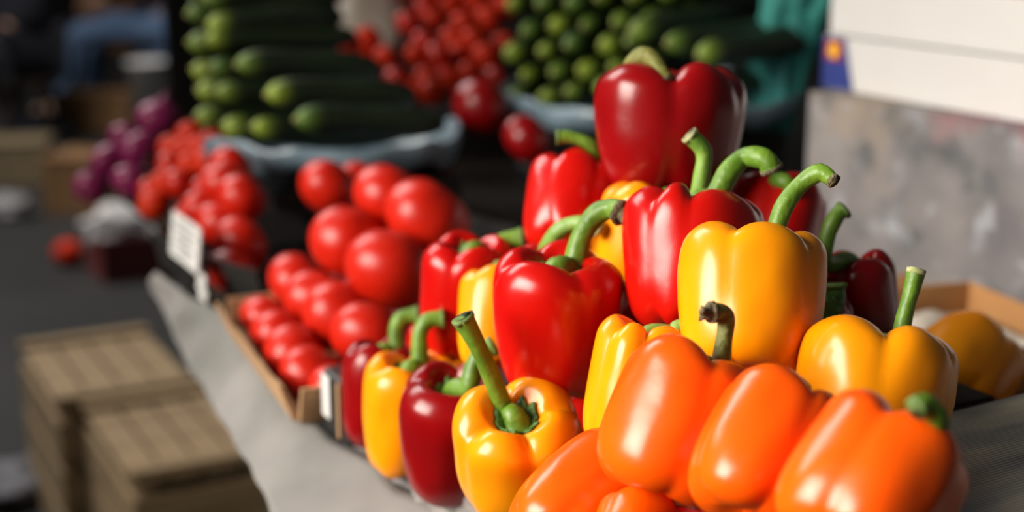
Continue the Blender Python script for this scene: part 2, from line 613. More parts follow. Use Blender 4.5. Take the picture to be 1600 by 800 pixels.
pepper('glossy red bell pepper behind the large yellow one, thick stem bending right', 'red', 1082, 407, .83, 226, .95, (.06, .97, -.12),
       [-48, -12, 62, 150, -120], [(1118, 306, .0), (1140, 268, .0), (1165, 246, .0), (1195, 249, -.01), (1205, 264, -.01)], .0076, 'stem', 'cut_brown', seed=4, taper=.12)
pepper('red bell pepper at the back right, partly behind curved green stems', 'red', 1210, 348, .97, 150, .95, (.25, .85, -.3),
       [-20, 60, 160, -110], [(1212, 282, -.02), (1226, 283, -.03), (1240, 296, -.03)], .0062, 'stem', 'cut_green', seed=5)
pepper('large red bell pepper in the middle with a thick arching stem', 'red', 868, 505, .85, 206, 1.10, (.0, .93, .30),
       [24, 120, 205, -85], [(896, 418, .0), (908, 372, .0), (930, 338, .0), (955, 326, -.005), (970, 332, -.01)], .0080, 'stem', 'cut_brown', seed=6, taper=.14, depth=.85, hook=True)
pepper('red bell pepper at the left rear edge of the heap, stem curving right', 'red', 730, 462, 1.03, 150, 1.25, (.06, .92, .30),
       [-20, 70, 160, -110], [(762, 393, .0), (790, 376, .0), (815, 372, .0)], .0082, 'stem', 'cut_green', seed=7)
pepper('yellow bell pepper squeezed between two reds on the left', 'yellow', 772, 496, .965, 110, 1.45, (.05, .95, -.25),
       [-50, 60, 180], None, seed=8)
pepper('red bell pepper hidden behind the middle red one, pale stem showing', 'red', 868, 452, .955, 135, 1.0, (.05, .9, .25),
       [-40, 50, 140, -130], [(855, 388, -.03), (872, 362, -.04), (895, 350, -.045), (920, 350, -.05), (934, 358, -.05)], .0066, 'stem_light', 'cut_pale', seed=9)
pepper('large yellow bell pepper perched high with a long curved green stem', 'yellow', 1173, 474, .755, 232, 1.0, (.10, .95, -.28),
       [-30, 42, 125, -125], [(1206, 374, .0), (1226, 322, .0), (1254, 286, .0), (1282, 270, -.005), (1302, 282, -.01)], .0060, 'stem', 'cut_brown', seed=10, taper=.10, tip=.8)
pepper('yellow bell pepper standing left of the upright orange one', 'yellow', 992, 605, .775, 154, 1.36, (.18, .90, .0),
       [-50, -4, 80, 180], [(1048, 522, .0), (1060, 514, .0), (1072, 508, .0)], .006, 'stem_light', 'cut_pale', seed=11)
pepper('orange bell pepper in front with a dried curled stem tip', 'orange', 1060, 662, .69, 228, 1.05, (.32, .90, -.16),
       [6, 80, 170, -92], [(1122, 574, .0), (1130, 535, .0), (1134, 505, .0), (1130, 488, -.003), (1112, 488, -.006)], .0052, 'stem_dry', 'cut_brown', seed=12, taper=-.10, depth=1.0, hook=True, tip=1.2)
pepper('orange bell pepper right of the one with the dried stem', 'orange', 1202, 706, .64, 212, 1.12, (.45, .82, -.42),
       [4, 80, 170, -90], None, seed=13, taper=-.10, depth=1.15)
pepper('orange bell pepper nearest the lower right corner, small curled green stem', 'orange', 1362, 768, .575, 262, .95, (.56, .76, -.30),
       [-40, 40, 130, -130], [(1452, 690, -.008), (1466, 668, -.018), (1463, 646, -.024), (1448, 631, -.026), (1433, 637, -.028)], .0052, 'stem', 'cut_green', seed=14, taper=-.05, depth=1.2)
pepper('golden yellow bell pepper on the right with a tall straight stem', 'yellow', 1362, 612, .725, 250, .80, (.16, .93, -.15),
       [-8, 60, 150, -100], [(1402, 555, .0), (1412, 500, .0), (1424, 455, .0), (1432, 424, .0)], .0050, 'stem', 'cut_pale', seed=15, depth=1.2, tip=1.25)
pepper('shaded golden bell pepper lying apart in the cardboard tray at right', 'yellow', 1504, 584, 1.02, 172, .85, (.5, .5, -.6),
       [0, 70, 160, -90], None, seed=16)
pepper('dark red bell pepper behind the tall straight stem at right', 'darkred', 1340, 476, .90, 128, 1.25, (-.1, .95, .1),
       [-30, 60, 150, -120], [(1288, 410, -.03), (1294, 368, -.03), (1306, 340, -.03), (1318, 328, -.03)], .0062, 'stem', 'cut_green', seed=17)
pepper('dark red bell pepper low behind the large yellow one', 'darkred', 1262, 522, .86, 130, 1.1, (.2, .9, .1),
       [-30, 60, 150, -120], [(1292, 485, -.03), (1302, 465, -.03), (1302, 446, -.03)], .0085, 'calyx', 'cut_green', seed=18)
pepper('orange bell pepper lying on its side at the bottom edge', 'orange', 915, 796, .745, 205, 1.1, (.60, .45, -.55),
       [-20, 50, 140, -100], None, seed=19)
pepper('orange-yellow bell pepper peeking up at the bottom edge', 'orange', 992, 838, .69, 136, .95, (.3, .7, -.7),
       [-60, 60, 180], None, seed=20)
pepper('yellow bell pepper in the front row with a long slanting stem', 'yellow', 812, 712, .832, 206, .98, (-.06, .80, .58),
       [-62, 12, 100, 190], [(790, 640, -.01), (765, 580, -.02), (744, 535, -.03), (724, 498, -.035)], .0064, 'stem', 'cut_green', seed=21, depth=1.2, tip=1.35)
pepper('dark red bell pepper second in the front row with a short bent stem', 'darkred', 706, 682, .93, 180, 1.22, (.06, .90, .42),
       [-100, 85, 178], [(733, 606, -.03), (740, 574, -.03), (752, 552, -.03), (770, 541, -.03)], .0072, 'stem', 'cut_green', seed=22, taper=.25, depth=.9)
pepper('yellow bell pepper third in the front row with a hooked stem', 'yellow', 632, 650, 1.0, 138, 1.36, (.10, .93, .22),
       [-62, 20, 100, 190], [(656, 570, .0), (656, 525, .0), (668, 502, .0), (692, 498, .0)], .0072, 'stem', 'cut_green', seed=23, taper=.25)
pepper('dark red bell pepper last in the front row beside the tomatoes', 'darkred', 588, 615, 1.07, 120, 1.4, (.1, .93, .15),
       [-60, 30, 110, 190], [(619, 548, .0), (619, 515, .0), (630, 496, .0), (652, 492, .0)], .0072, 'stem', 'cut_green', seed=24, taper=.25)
pepper('yellow bell pepper showing only its shoulders behind the front row', 'yellow', 700, 612, 1.05, 125, 1.0, (.05, .93, -.1),
       [-60, 10, 90, 180], None, seed=25)
pepper('red bell pepper low behind the hooked stems of the front row', 'red', 690, 565, 1.13, 120, 1.0, (.05, .93, -.1),
       [-60, 30, 110, 190], None, seed=26)
pepper('orange-red bell pepper half hidden behind the slanting stem', 'red', 802, 630, .99, 120, 1.0, (.1, .93, -.2),
       [-40, 50, 140, -130], None, seed=27)
pepper('red bell pepper in the shaded gap right of the front row', 'red', 905, 695, .935, 140, 1.0, (.1, .9, -.3), [-40, 50, 140, -130], None, seed=28)
pepper('red bell pepper in the dark gap between the two orange ones', 'red', 1105, 838, .745, 130, 1.0, (.1, .8, -.5), [-40, 50, 140, -130], None, seed=29)
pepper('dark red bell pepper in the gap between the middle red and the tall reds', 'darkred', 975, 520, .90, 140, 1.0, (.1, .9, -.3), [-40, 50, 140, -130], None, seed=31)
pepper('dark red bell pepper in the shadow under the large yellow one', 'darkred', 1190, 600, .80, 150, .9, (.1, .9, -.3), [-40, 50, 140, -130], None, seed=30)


# ------------------------------------------------------------------ trays
def tray(name, label, a, b, depth, hgt, m, flare=0.012, th=0.004, lip_m=None, z=TABLE, cat='tray', back=True):
    """open tray whose front edge runs from a to b (points of level z), reaching depth towards the back"""
    a = Vector((a.x, a.y, z)); b = Vector((b.x, b.y, z))
    L = (b - a).length
    x = (b - a).normalized()
    y = Z.cross(x)
    if y.dot(V) < 0:
        y = -y
        rot = Matrix((-x, y * 1, Z)).transposed()
        o = b
    else:
        rot = Matrix((x, y, Z)).transposed()
        o = a
    e = empty(name, label, cat, o, rot)
    obj('base', box_mesh('base', L, depth, th, m, 0.001), e, (L / 2, depth / 2, 0))

    def wall(p, q, out, nm='side', mm=m):
        p = Vector(p); q = Vector(q); out = Vector(out)
        vs, fs = [], []
        N = 24
        for i in range(N + 1):
            c = p.lerp(q, i / N)
            wv = 0.004 * noise.noise(Vector((c.x * 14 + L * 9, c.y * 14, 2)))
            hz = hgt * (1 + 0.10 * noise.noise(Vector((c.x * 9, c.y * 9 + L, 6))))
            o2 = out * (flare + wv)
            vs += [c + Z * th, c + o2 + Z * hz, c + o2 + out * th + Z * hz, c + out * th + Z * 0.0005]
        for i in range(N):
            k = i * 4
            for j in range(4):
                jj = (j + 1) % 4
                fs.append((k + j, k + jj, k + 4 + jj, k + 4 + j))
        fs.append((0, 1, 2, 3)); fs.append((N * 4 + 3, N * 4 + 2, N * 4 + 1, N * 4))
        me = mesh(nm, vs, fs, mm, False)
        return obj(nm, me, e)
    wall((0, 0, 0), (L, 0, 0), (0, -1, 0), 'front_side', lip_m or m)
    if back:
        wall((0, depth, 0), (L, depth, 0), (0, 1, 0), 'back_side')
    wall((0, 0, 0), (0, depth, 0), (-1, 0, 0), 'side')
    wall((L, 0, 0), (L, depth, 0), (1, 0, 0), 'side')
    return e


fp = lambda t, back=0.0: F0 + U * t + V * back
tray('pepper_tray', 'shallow cardboard tray holding the bell pepper heap', fp(-0.42, .012), fp(0.225, .012), 0.38, 0.022, M['cardboard'])
TA, TB = G(497, 655, TABLE), G(386, 512, TABLE)
tray('tomato_tray', 'brown cardboard tray under the heaped large tomatoes', TA - V * .016, TB - V * .016, 0.40, 0.030, M['cardboard'])
tray('tomato_tray', 'dark cardboard tray with the white price card on its edge', G(425, 492, TABLE), G(258, 418, TABLE), 0.30, 0.045, M['black_plastic'], lip_m=M['black_plastic'])

sb = empty('wooden_box', 'dark upturned wooden box buried under the bell pepper heap', 'box', fp(-.24, .20) + Z * .0045, STALL)
for ix in range(5):
    obj('plank', box_mesh('plank', .098, .17, .014, M['wood_dark'], .002), sb, (-.2 + ix * .1, 0, .078))
for sy in (-.075, .075):
    obj('side_board', box_mesh('side_board', .49, .012, .077, M['wood_dark'], .002), sb, (0, sy, 0))
fb = empty('wooden_box', 'tall dark wooden box below the lower edge of the photo, under the orange peppers', 'box', Vector((*fp(-.42, -.11).xy, 0)), STALL)
obj('body', box_mesh('body', .42, .13, .88, M['wood_dark'], .003), fb)
obj('lid', box_mesh('lid', .43, .135, .014, M['wood_dark'], .003), fb, (0, 0, .881))

# grey-white cloth hanging over the front of the table
def cloth_mesh():
    tops = [(790, 858), (722, 812), (640, 770), (560, 710), (480, 655), (420, 590), (385, 520), (330, 480), (280, 452), (246, 425)]
    hems = [(600, 1000), (520, 940), (455, 850), (425, 770), (395, 715), (365, 665), (330, 610), (300, 560), (275, 505), (250, 455)]
    tp = [G(a, b, TABLE - 0.002) for a, b in tops]
    n = 150
    T = [Vector(p) for p in catmull([tuple(p) for p in tp], n)]
    Hm = catmull(hems, n)
    vs, fs = [], []
    K = 14
    for i in range(n):
        t = T[i]
        # hem hangs straight below the edge, a little tucked in
        hx, hy = Hm[i]
        d = (t - CAM).dot(FWD)
        h = P(hx, hy, d + 0.02)
        for k in range(K):
            u = k / (K - 1)
            p = t.lerp(h, u)
            fold = 0.030 * (1 - .85 * u) * noise.noise(Vector((i * 0.10, u * .4, 3))) + 0.006 * (1 - u) * noise.noise(Vector((i * 0.16, u * .8, 9)))
            p += -V * (fold * min(1, .2 + 2 * u) + 0.006 * math.sin(min(1, u * 3) * math.pi / 2))
            vs.append(p)
    # flap lying on the table top
    for i in range(n - 1):
        for k in range(K - 1):
            a = i * K + k
            fs.append((a, a + 1, a + K + 1, a + K))
    me = mesh('cloth', vs, fs, M['cloth'])
    return me


cl = obj('table_cloth', cloth_mesh())
sm = cl.modifiers.new('thick', 'SOLIDIFY'); sm.thickness = 0.0015
tag(cl, 'pale grey cloth hanging in soft folds over the front of the stall', 'cloth')

# crumpled clear film along the edge of the pepper tray
def film_mesh():
    vs, fs = [], []
    n, K = 90, 12
    for i in range(n):
        for k in range(K):
            u, w = i / (n - 1), k / (K - 1)
            c = fp(-0.12 + 0.30 * u, 0.0)
            wob = noise.noise(Vector((u * 16, w * 4, 1))) * .006 + noise.noise(Vector((u * 40, w * 9, 5))) * .003
            p = c - V * (0.010 + wob + .004 * math.sin(w * 3)) + Z * (0.036 - 0.05 * w + noise.noise(Vector((u * 11, 0, 4))) * .010)
            vs.append(p)
    for i in range(n - 1):
        for k in range(K - 1):
            a = i * K + k
            fs.append((a, a + 1, a + K + 1, a + K))
    return mesh('film', vs, fs, M['film'])


fo = obj('plastic_film', film_mesh())
tag(fo, 'crinkled clear plastic film along the front edge of the pepper tray', 'film')

# black and white printed corner where the tomato tray ends
def bag_mesh(w, d, h, seed, rough=0.25, m=None, segs=28, flat=True):
    vs, fs = [], []
    rings = 18
    for i in range(rings):
        ph = math.pi * i / (rings - 1)
        for j in range(segs):
            th = 2 * math.pi * j / segs
            n = Vector((math.sin(ph) * math.cos(th), math.sin(ph) * math.sin(th), math.cos(ph)))
            q = 1 + rough * noise.noise(n * 2.2 + Vector((seed, 0, 0))) + rough * .5 * noise.noise(n * 5 + Vector((seed, 3, 0)))
            vs.append(Vector((n.x * w / 2 * q, n.y * d / 2 * q, max(0.0005, (n.z * q + .55) / 1.55 * h))))
    for i in range(rings - 1):
        for j in range(segs):
            k = (j + 1) % segs
            fs.append((i * segs + j, (i + 1) * segs + j, (i + 1) * segs + k, i * segs + k))
    return mesh('bag', vs, fs, m)


def carton(name, label, cat, loc, rot, sx, sy, sz, m, extra=None):
    e = empty(name, label, cat, loc, rot)
    t = .004
    obj('base', box_mesh('base', sx, sy, t, m, .001), e)
    obj('front_side', box_mesh('front_side', sx, t, sz - t, m, .001), e, (0, sy / 2 - t / 2, t))
    obj('back_side', box_mesh('back_side', sx, t, sz - t, m, .001), e, (0, -sy / 2 + t / 2, t))
    for s in (-1, 1):
        obj('side', box_mesh('side', t, sy - 2 * t, sz - t, m, .001), e, (s * (sx / 2 - t / 2), 0, t))
    return e


bp = G(524, 684, TABLE)
bc = empty('printed_box', 'small black and white printed box between tomato tray and peppers', 'box', bp + V * .053, STALL)
obj('body', box_mesh('body', 0.052, 0.105, 0.050, M['black_plastic'], .003), bc)
obj('white_panel', box_mesh('white_panel', 0.016, .0015, 0.034, M['white_card'], .0004), bc, (0.016, 0.0535, 0.012))
obj('grey_stripe', box_mesh('grey_stripe', 0.004, .0015, 0.044, M['cardboard'], .0004), bc, (-0.010, 0.0535, 0.003))


# ------------------------------------------------------------------ tomatoes
def tomato_mesh(seed, m, ribs=5, squash=.84):
    rr = random.Random(seed)
    ph = rr.random() * 6
    amp = rr.uniform(.012, .03)
    vs, fs = [], []
    N, K = 36, 22
    for i in range(K):
        f = math.pi * i / (K - 1)
        for j in range(N):
            th = 2 * math.pi * j / N
            s, c = math.sin(f), math.cos(f)
            r = s * (1 + amp * math.cos(ribs * th + ph) * (0.4 + .6 * max(0, c)) + .02 * math.cos(2 * th + ph))
            z = squash * c - 0.16 * math.exp(-(s / .26) ** 2) * (c > 0) + 0.03 * math.exp(-(s / .2) ** 2) * (c < 0)
            vs.append((r * math.cos(th), r * math.sin(th), z + squash * .96))
    for i in range(K - 1):
        for j in range(N):
            k = (j + 1) % N
            fs.append((i * N + j, (i + 1) * N + j, (i + 1) * N + k, i * N + k))
    me = mesh('flesh', vs, fs, m)
    return me


TOM = [tomato_mesh(i, M['tomato'], 5 + i % 3, .82 + .03 * (i % 3)) for i in range(4)]
TOM_SHADE = tomato_mesh(6, M['darkred'], 6, .85)  # shade of the heap put into the colour: darker red than the other tomatoes
TOMO = tomato_mesh(9, M['tomato_orange'], 5, .9)
vs, fs = lathe([(0.0, .0), (.10, .005), (.16, .03), (.10, .04), (0.0, .045)], 10)
SCAR = mesh('stem_scar', vs, fs, M['scar'])


def tomato(label, px, py, d, r_px, k=0, group=None, tilt=None, name='tomato', cat='tomato', me=None, scar=True):
    r = 1.18 * r_px * d / F
    me = me or TOM[k % 4]
    ax = Vector(tilt) if tilt else Vector((R.uniform(.2, .7), R.uniform(.1, .6), R.uniform(.2, .8)))
    rot = frame_rot(Vector((R.uniform(-1, 1), R.uniform(-1, 1), .1)), ax)
    c = P(px, py, d)
    base = c - rot @ Vector((0, 0, .82 * r))
    e = empty(name, label, cat, base, rot, group)
    o = obj('flesh', me, e)
    o.scale = (r, r, r)
    if scar:
        s = obj('stem_scar', SCAR, e, (0, 0, r * 1.50))
        s.scale = (r, r, r)
    return e


g1 = 'large tomatoes heaped on the cardboard tray'
tl = [
    ('large tomato at the very top left of the heaped tomatoes', 612, 308, 1.34, 52),
    ('large tomato at the top right of the tomato heap, before the black crate', 668, 340, 1.29, 58),
    ('large tomato in the second tier from the top, left one', 545, 380, 1.32, 55),
    ('large tomato in the second tier from the top, right one beside the peppers', 612, 420, 1.26, 64),
    ('tomato at the far left of the third tier of the heap', 468, 440, 1.36, 44),
    ('second tomato from the left in the third tier of the heap', 496, 468, 1.31, 47),
    ('third tomato from the left in the third tier of the heap', 528, 495, 1.26, 51),
    ('tomato at the right of the third tier, above the dark red pepper', 575, 524, 1.205, 52),
    ('leftmost tomato of the lowest tier on the cardboard tray edge', 418, 498, 1.35, 37),
    ('second tomato from the left in the lowest tier on the tray edge', 438, 526, 1.29, 42),
    ('third tomato from the left in the lowest tier on the tray edge', 461, 558, 1.235, 46),
    ('fourth tomato from the left in the lowest tier on the tray edge', 490, 586, 1.185, 47),
    ('rightmost tomato of the lowest tier, touching the dark red pepper', 526, 610, 1.14, 40),
]
for i, (l, a, b, d, r) in enumerate(tl):
    tomato(l, a, b, d, r, i, g1)
for i, (a, b, d, r) in enumerate([(645, 500, 1.34, 48), (560, 455, 1.40, 44), (515, 535, 1.37, 38), (600, 575, 1.29, 40), (700, 430, 1.38, 48), (630, 385, 1.42, 46), (470, 510, 1.43, 30)]):
    tomato('tomato inside the heap on the cardboard tray, mostly hidden by its neighbours', a, b, d, r, i, g1)
tomato('single tomato in the dark gap under the left cucumber basin', 512, 292, 1.50, 40, 1)
tomato('shaded tomato in the dark gap, right of another under the basin', 562, 290, 1.56, 34, 2)

g2 = 'tomatoes in the tray with the price card'
for i, (l, a, b, d, r) in enumerate([
    ('tomato at the top of the tray with the price card', 362, 262, 1.66, 32),
    ('tomato second from the top in the tray with the price card', 352, 290, 1.62, 34),
    ('tomato below the top two in the tray with the price card, right side', 376, 310, 1.58, 34),
    ('tomato in the middle left of the tray with the price card', 318, 328, 1.66, 30),
    ('tomato in the centre of the tray with the price card', 344, 350, 1.60, 34),
    ('biggest tomato, low right in the tray with the price card', 376, 384, 1.53, 40),
    ('bottom tomato right beside the price card', 364, 425, 1.49, 34),
    ('tomato tucked behind the upper edge of the price card', 300, 345, 1.70, 26)]):
    tomato(l, a, b, d, r, i, g2)
g3 = 'small oval tomatoes behind the price card'
for i, (a, b, d) in enumerate([(268, 262, 1.86), (288, 240, 1.90), (258, 290, 1.82), (240, 300, 1.84), (312, 236, 1.86), (334, 228, 1.84), (350, 240, 1.80), (300, 262, 1.80),
                               (325, 256, 1.78), (280, 288, 1.78), (240, 322, 1.80), (300, 214, 1.93), (322, 300, 1.74), (270, 235, 1.95)]):
    tomato('small tomato in the blurred cluster between the onions and the price card', a, b, d, 22, i, g3, me=TOMO if i % 3 else None)

# cherry tomatoes in the middle distance
g4 = 'small tomatoes heaped between the cucumber piles'
n = 0
for row in range(7):
    for c in range(7):
        x = 560 + c * 40 + (row % 2) * 20 + R.uniform(-9, 9)
        y = 146 - row * 27 + R.uniform(-7, 7)
        if x < 548 + max(0, (y - 60)) * .35 or (y < 62 and x < 632) or x > 790 or (x > 715 and y > 128):
            continue
        d = 2.16 + row * .045 + R.uniform(-.03, .03)
        tomato('small red tomato in the blurred heap between the two cucumber piles', x, y, d, 18 + R.uniform(-2.5, 2.5), n, g4, me=TOMO if n % 4 else None, scar=False)
        n += 1
tomato('tomato darkened for shade with a pale sheen below the heap of small tomatoes', 752, 168, 1.93, 42, 0, me=TOM_SHADE)
tomato('tomato with painted shade left of the topmost pepper, beside the thin green stem', 824, 216, 1.72, 34, 1, me=TOM_SHADE)
tomato('small tomato lying alone right of the left cucumber pile', 545, 68, 2.12, 17, 2)

# price card with handwriting
pc = empty('price_card', 'white price card with faint handwriting leaning on the tomato tray', 'card', P(288, 412, 1.49), frame_rot(-V, Z + V * .12))
cd = obj('card', box_mesh('card', .003, .105, .047, M['white_card'], .0005), pc)
for r_ in range(5):
    ww = [.066, .078, .05, .07, .046][r_]
    vs, fs = [], []
    pts = [(0.0021, -ww / 2 + ww * i / 18, .040 - r_ * .0075 + 0.0016 * math.sin(i * 1.9 + r_)) for i in range(19)]
    v2, f2 = tube(pts, [.0006] * 19, 5)
    obj('handwriting', mesh('handwriting', v2, f2, M['ink']), pc)
pt = empty('paper_tag', 'small crumpled white tag hanging below the price card', 'tag', P(318, 470, 1.455) , frame_rot(V * -1, Z))
vs, fs = [], []
for i in range(9):
    for k in range(9):
        vs.append((0.004 * noise.noise(Vector((i * .5, k * .5, 2))), (i / 8 - .5) * .026, k / 8 * .034 * (1 - .2 * (i / 8))))
for i in range(8):
    for k in range(8):
        a = i * 9 + k
        fs.append((a, a + 1, a + 10, a + 9))
sh = obj('sheet', mesh('sheet', vs, fs, M['white_card']), pt)
sh.modifiers.new('thick', 'SOLIDIFY').thickness = .0012

# ------------------------------------------------------------------ onions and their crate
vs, fs = lathe(catmull([(0, 0), (.28, .015), (.62, .11), (.93, .40), (1.0, .72), (.86, 1.08), (.55, 1.36), (.24, 1.52), (.11, 1.68), (.09, 1.86), (.04, 1.92), (0, 1.93)], 30), 28)
ONION = mesh('bulb', vs, fs, M['onion'])
vs, fs = lathe([(0, -.05), (.09, -.06), (.16, -.02), (.18, .03), (0, .05)], 12)
ROOT = mesh('root', vs, fs, M['onion_root'])
for i, (l, a, b, d, r) in enumerate([
    ('red onion at the top, against the left cucumber pile', 250, 182, 2.14, 36),
    ('pinkish red onion in the middle of the onion heap', 222, 236, 2.10, 36),
    ('red onion at the left of the onion heap', 172, 252, 2.16, 34),
    ('red onion lowest in the heap, with a pale highlight', 206, 284, 2.00, 32),
    ('red onion lower left in the onion heap', 142, 292, 2.07, 27),
    ('dark red onion behind the middle of the onion heap', 200, 218, 2.22, 30)]):
    rot = frame_rot(Vector((R.uniform(-1, 1), R.uniform(-1, 1), .1)), Vector((R.uniform(-.6, .6), R.uniform(-.3, .8), R.uniform(.1, .8))))
    rr = r * d / F
    e = empty('red_onion', l, 'onion', P(a, b, d) - rot @ Vector((0, 0, .8 * rr)), rot, 'red onions at the left')
    for nm, me in (('bulb', ONION), ('root', ROOT)):
        o = obj(nm, me, e)
        o.scale = (rr, rr, rr)
ob = carton('storage_crate', 'burgundy crate on the dark floor below the red onions', 'crate', G(195, 440, 0) + Vector((.0, .12, 0)), Matrix.Rotation(.5, 3, 'Z'), .26, .22, .15, M['burgundy'])
wb_ = obj('plastic_bag', bag_mesh(.27, .18, .13, 4, .35, M['white_bag']), loc=G(195, 440, 0) + Vector((-.02, .12, .115)))
wb_.rotation_euler = (0, 0, 0.4)
tag(wb_, 'crumpled white plastic bag lying in the burgundy crate', 'bag')

# ------------------------------------------------------------------ cucumbers
def cuke_mesh(L, r, bend, seed):
    n = 20
    pts, rad = [], []
    for i in range(n):
        u = i / (n - 1)
        u2 = 0.5 - 0.5 * math.cos(u * math.pi)
        pts.append((u2 * L, bend * math.sin(u2 * math.pi), bend * .4 * math.sin(u2 * 2.4 + seed)))
        e = max(0.0, 1 - (abs(u2 - .5) / .5) ** 4.2)
        rad.append(max(.0012, r * e ** .5 * (1 + .05 * math.sin(u2 * 9 + seed))))
    vs, fs = tube(pts, rad, 18, .018, 7)
    return mesh('skin', vs, fs, M['cucumber'])


CUKE = [cuke_mesh(.20, .0195, .004, 1), cuke_mesh(.19, .0205, -.004, 2), cuke_mesh(.21, .019, .006, 3)]
vs, fs = lathe([(0, -.0016), (.003, -.0014), (.0046, .0005), (.004, .002), (0, .003)], 10)
CSCAR = mesh('blossom_scar', vs, fs, M['cuke_scar'])
CPROTO = []
for k, me in enumerate(CUKE):
    pass


def cucumber(label, px, py, d, direction, k, group, s=1.0):
    dr = (RIGHT * direction[0] + UP * direction[1] + FWD * direction[2]).normalized()
    rot = frame_rot(Z, dr) @ Matrix(((0, 0, -1), (0, 1, 0), (1, 0, 0))) if False else Matrix((dr, Z.cross(dr).normalized(), dr.cross(Z.cross(dr)).normalized())).transposed()
    rot = rot @ Matrix.Rotation(R.uniform(-.9, .9), 3, 'X')
    e = empty('cucumber', label, 'cucumber', P(px, py, d), rot, group)
    o = obj('skin', CUKE[k % 3], e)
    o.scale = (s, s, s)
    c = obj('blossom_scar', CSCAR, e, (-0.0004, 0, 0), (0, math.pi / 2, 0))
    c.scale = (s, s, s)
    return e


ga = 'cucumbers piled on the left basin'
ordn = ['leftmost', 'second from the left', 'third from the left', 'fourth from the left', 'fifth from the left']
rows1 = [
    ('bottom row', [(306, 182, 1.84), (348, 196, 1.79), (394, 198, 1.74), (462, 187, 1.67)], (.86, .02, .5)),
    ('second row from below', [(308, 140, 1.86), (338, 143, 1.80), (416, 148, 1.70)], (.88, .05, .48)),
    ('third row from below', [(300, 108, 1.88), (328, 104, 1.83), (370, 101, 1.77)], (.88, .04, .48)),
    ('fourth row from below', [(294, 66, 1.88), (322, 62, 1.83)], (.88, .10, .45)),
    ('fifth row from below', [(292, 22, 1.90), (324, 38, 1.84)], (.88, .12, .45)),
    ('top row', [(290, -14, 1.90), (318, -2, 1.85)], (.88, .12, .45)),
]
n = 0
for rn, tips, dr in rows1:
    for j, (a, b, d) in enumerate(tips):
        cucumber('cucumber in the left pile, %s, %s' % (rn, ordn[j]), a, b, d, dr, n, ga, .99)
        n += 1
gb = 'cucumbers piled behind the topmost pepper'
n = 0
for row in range(6):
    for c in range(5 if row < 4 else 6):
        x = 792 + c * 48 + (row % 2) * 22 + R.uniform(-4, 4)
        y = 156 - row * 36 - c * 4 + R.uniform(-4, 4)
        d = 2.03 - c * .022 + row * .008
        cucumber('cucumber in packed right pile, %s row from below, %s' % (['first', 'second', 'third', 'fourth', 'fifth', 'sixth'][row], (ordn + ['sixth from the left'])[c]), x, y, d, (.62, .22, .72), n, gb, .95)
        n += 1
for l, a, b, d in [('cucumber with a bright yellow tip behind the topmost pepper', 1042, 68, 1.86), ('lowest right cucumber behind the topmost pepper', 1092, 88, 1.83), ('cucumber above the bright yellow tip at the right of the pile', 985, 48, 1.92)]:
    cucumber(l, a, b, d, (.80, .20, .55), n, gb, 1.1)
    n += 1
for a, b, d in [(1040, 150, 1.93), (1085, 140, 1.90), (1060, 8, 2.02), (1110, 42, 2.04)]:
    cucumber('dark cucumber low in the right pile, mostly behind the topmost pepper', a, b, d, (.80, .15, .55), n, gb, 1.05)
    n += 1


# basins lined with blue plastic
def basin(label, c, rad, seed, sq=1.0):
    def wob(i, a, r, z):
        k = max(0, (i - 8)) / 14
        return r * (1 + .05 * k * noise.noise(Vector((math.cos(a) * 2.6, math.sin(a) * 2.6, seed)))), z + k * .018 * noise.noise(Vector((math.cos(a) * 2.4 + 4, math.sin(a) * 2.4, seed))) + k * .002 * math.sin(a * 17)
    prof = catmull([(.001, 0), (.5 * rad, .0), (.78 * rad, .006), (.9 * rad, .022), (rad, .040), (1.04 * rad, .046), (1.05 * rad, .030), (1.0 * rad, .016)], 30)
    vs, fs = lathe(prof, 72, wob)
    o = obj('basin', mesh('basin', vs, fs, M['blue_plastic']), loc=c)
    o.modifiers.new('thick', 'SOLIDIFY').thickness = .0015
    tag(o, label, 'basin')
    return o


B1 = P(520, 222, 1.84)
B1.z = P(500, 240, 1.72).z - .036
basin('shallow basin lined with blue plastic under the left cucumber pile', B1, .158, 2)
B2 = P(1010, 200, 2.02)
B2.z = P(880, 188, 1.95).z - .012
basin('blue plastic lined basin under the cucumber pile behind the topmost pepper', B2, .20, 7)


def crate_black(label, c, sx, sy, z0, z1, rot=STALL):
    e = empty('plastic_crate', label, 'crate', (c.x, c.y, z0), rot)
    h = z1 - z0
    obj('base', box_mesh('base', sx, sy, .006, M['black_plastic'], .001), e)
    k = 4
    for s in (-1, 1):
        for j in range(k):
            obj('slat', box_mesh('slat', sx, .006, h / k * .78, M['black_plastic'], .001), e, (0, s * (sy / 2 - .003), .006 + j * (h - .006) / k))
            obj('slat', box_mesh('slat', .006, sy - .014, h / k * .78, M['black_plastic'], .001), e, (s * (sx / 2 - .003), 0, .006 + j * (h - .006) / k))
        for t in (-1, 1):
            obj('post', box_mesh('post', .018, .018, h - .006, M['black_plastic'], .002), e, (s * (sx / 2 - .016), t * (sy / 2 - .016), .006))
    obj('lid', box_mesh('lid', sx, sy, .004, M['black_plastic'], .001), e, (0, 0, h - .0042))
    return e


crate_black('black plastic crate under the left cucumber basin', B1, .25, .25, TABLE, B1.z - .003)
crate_black('black plastic crate under the cucumbers behind the topmost pepper', B2 , .30, .26, TABLE, B2.z - .003)
C3 = P(665, 150, 2.36)
crate_black('black plastic crate carrying the heap of small tomatoes', Vector((C3.x, C3.y, 0)), .20, .22, TABLE, P(665, 172, 2.3).z)

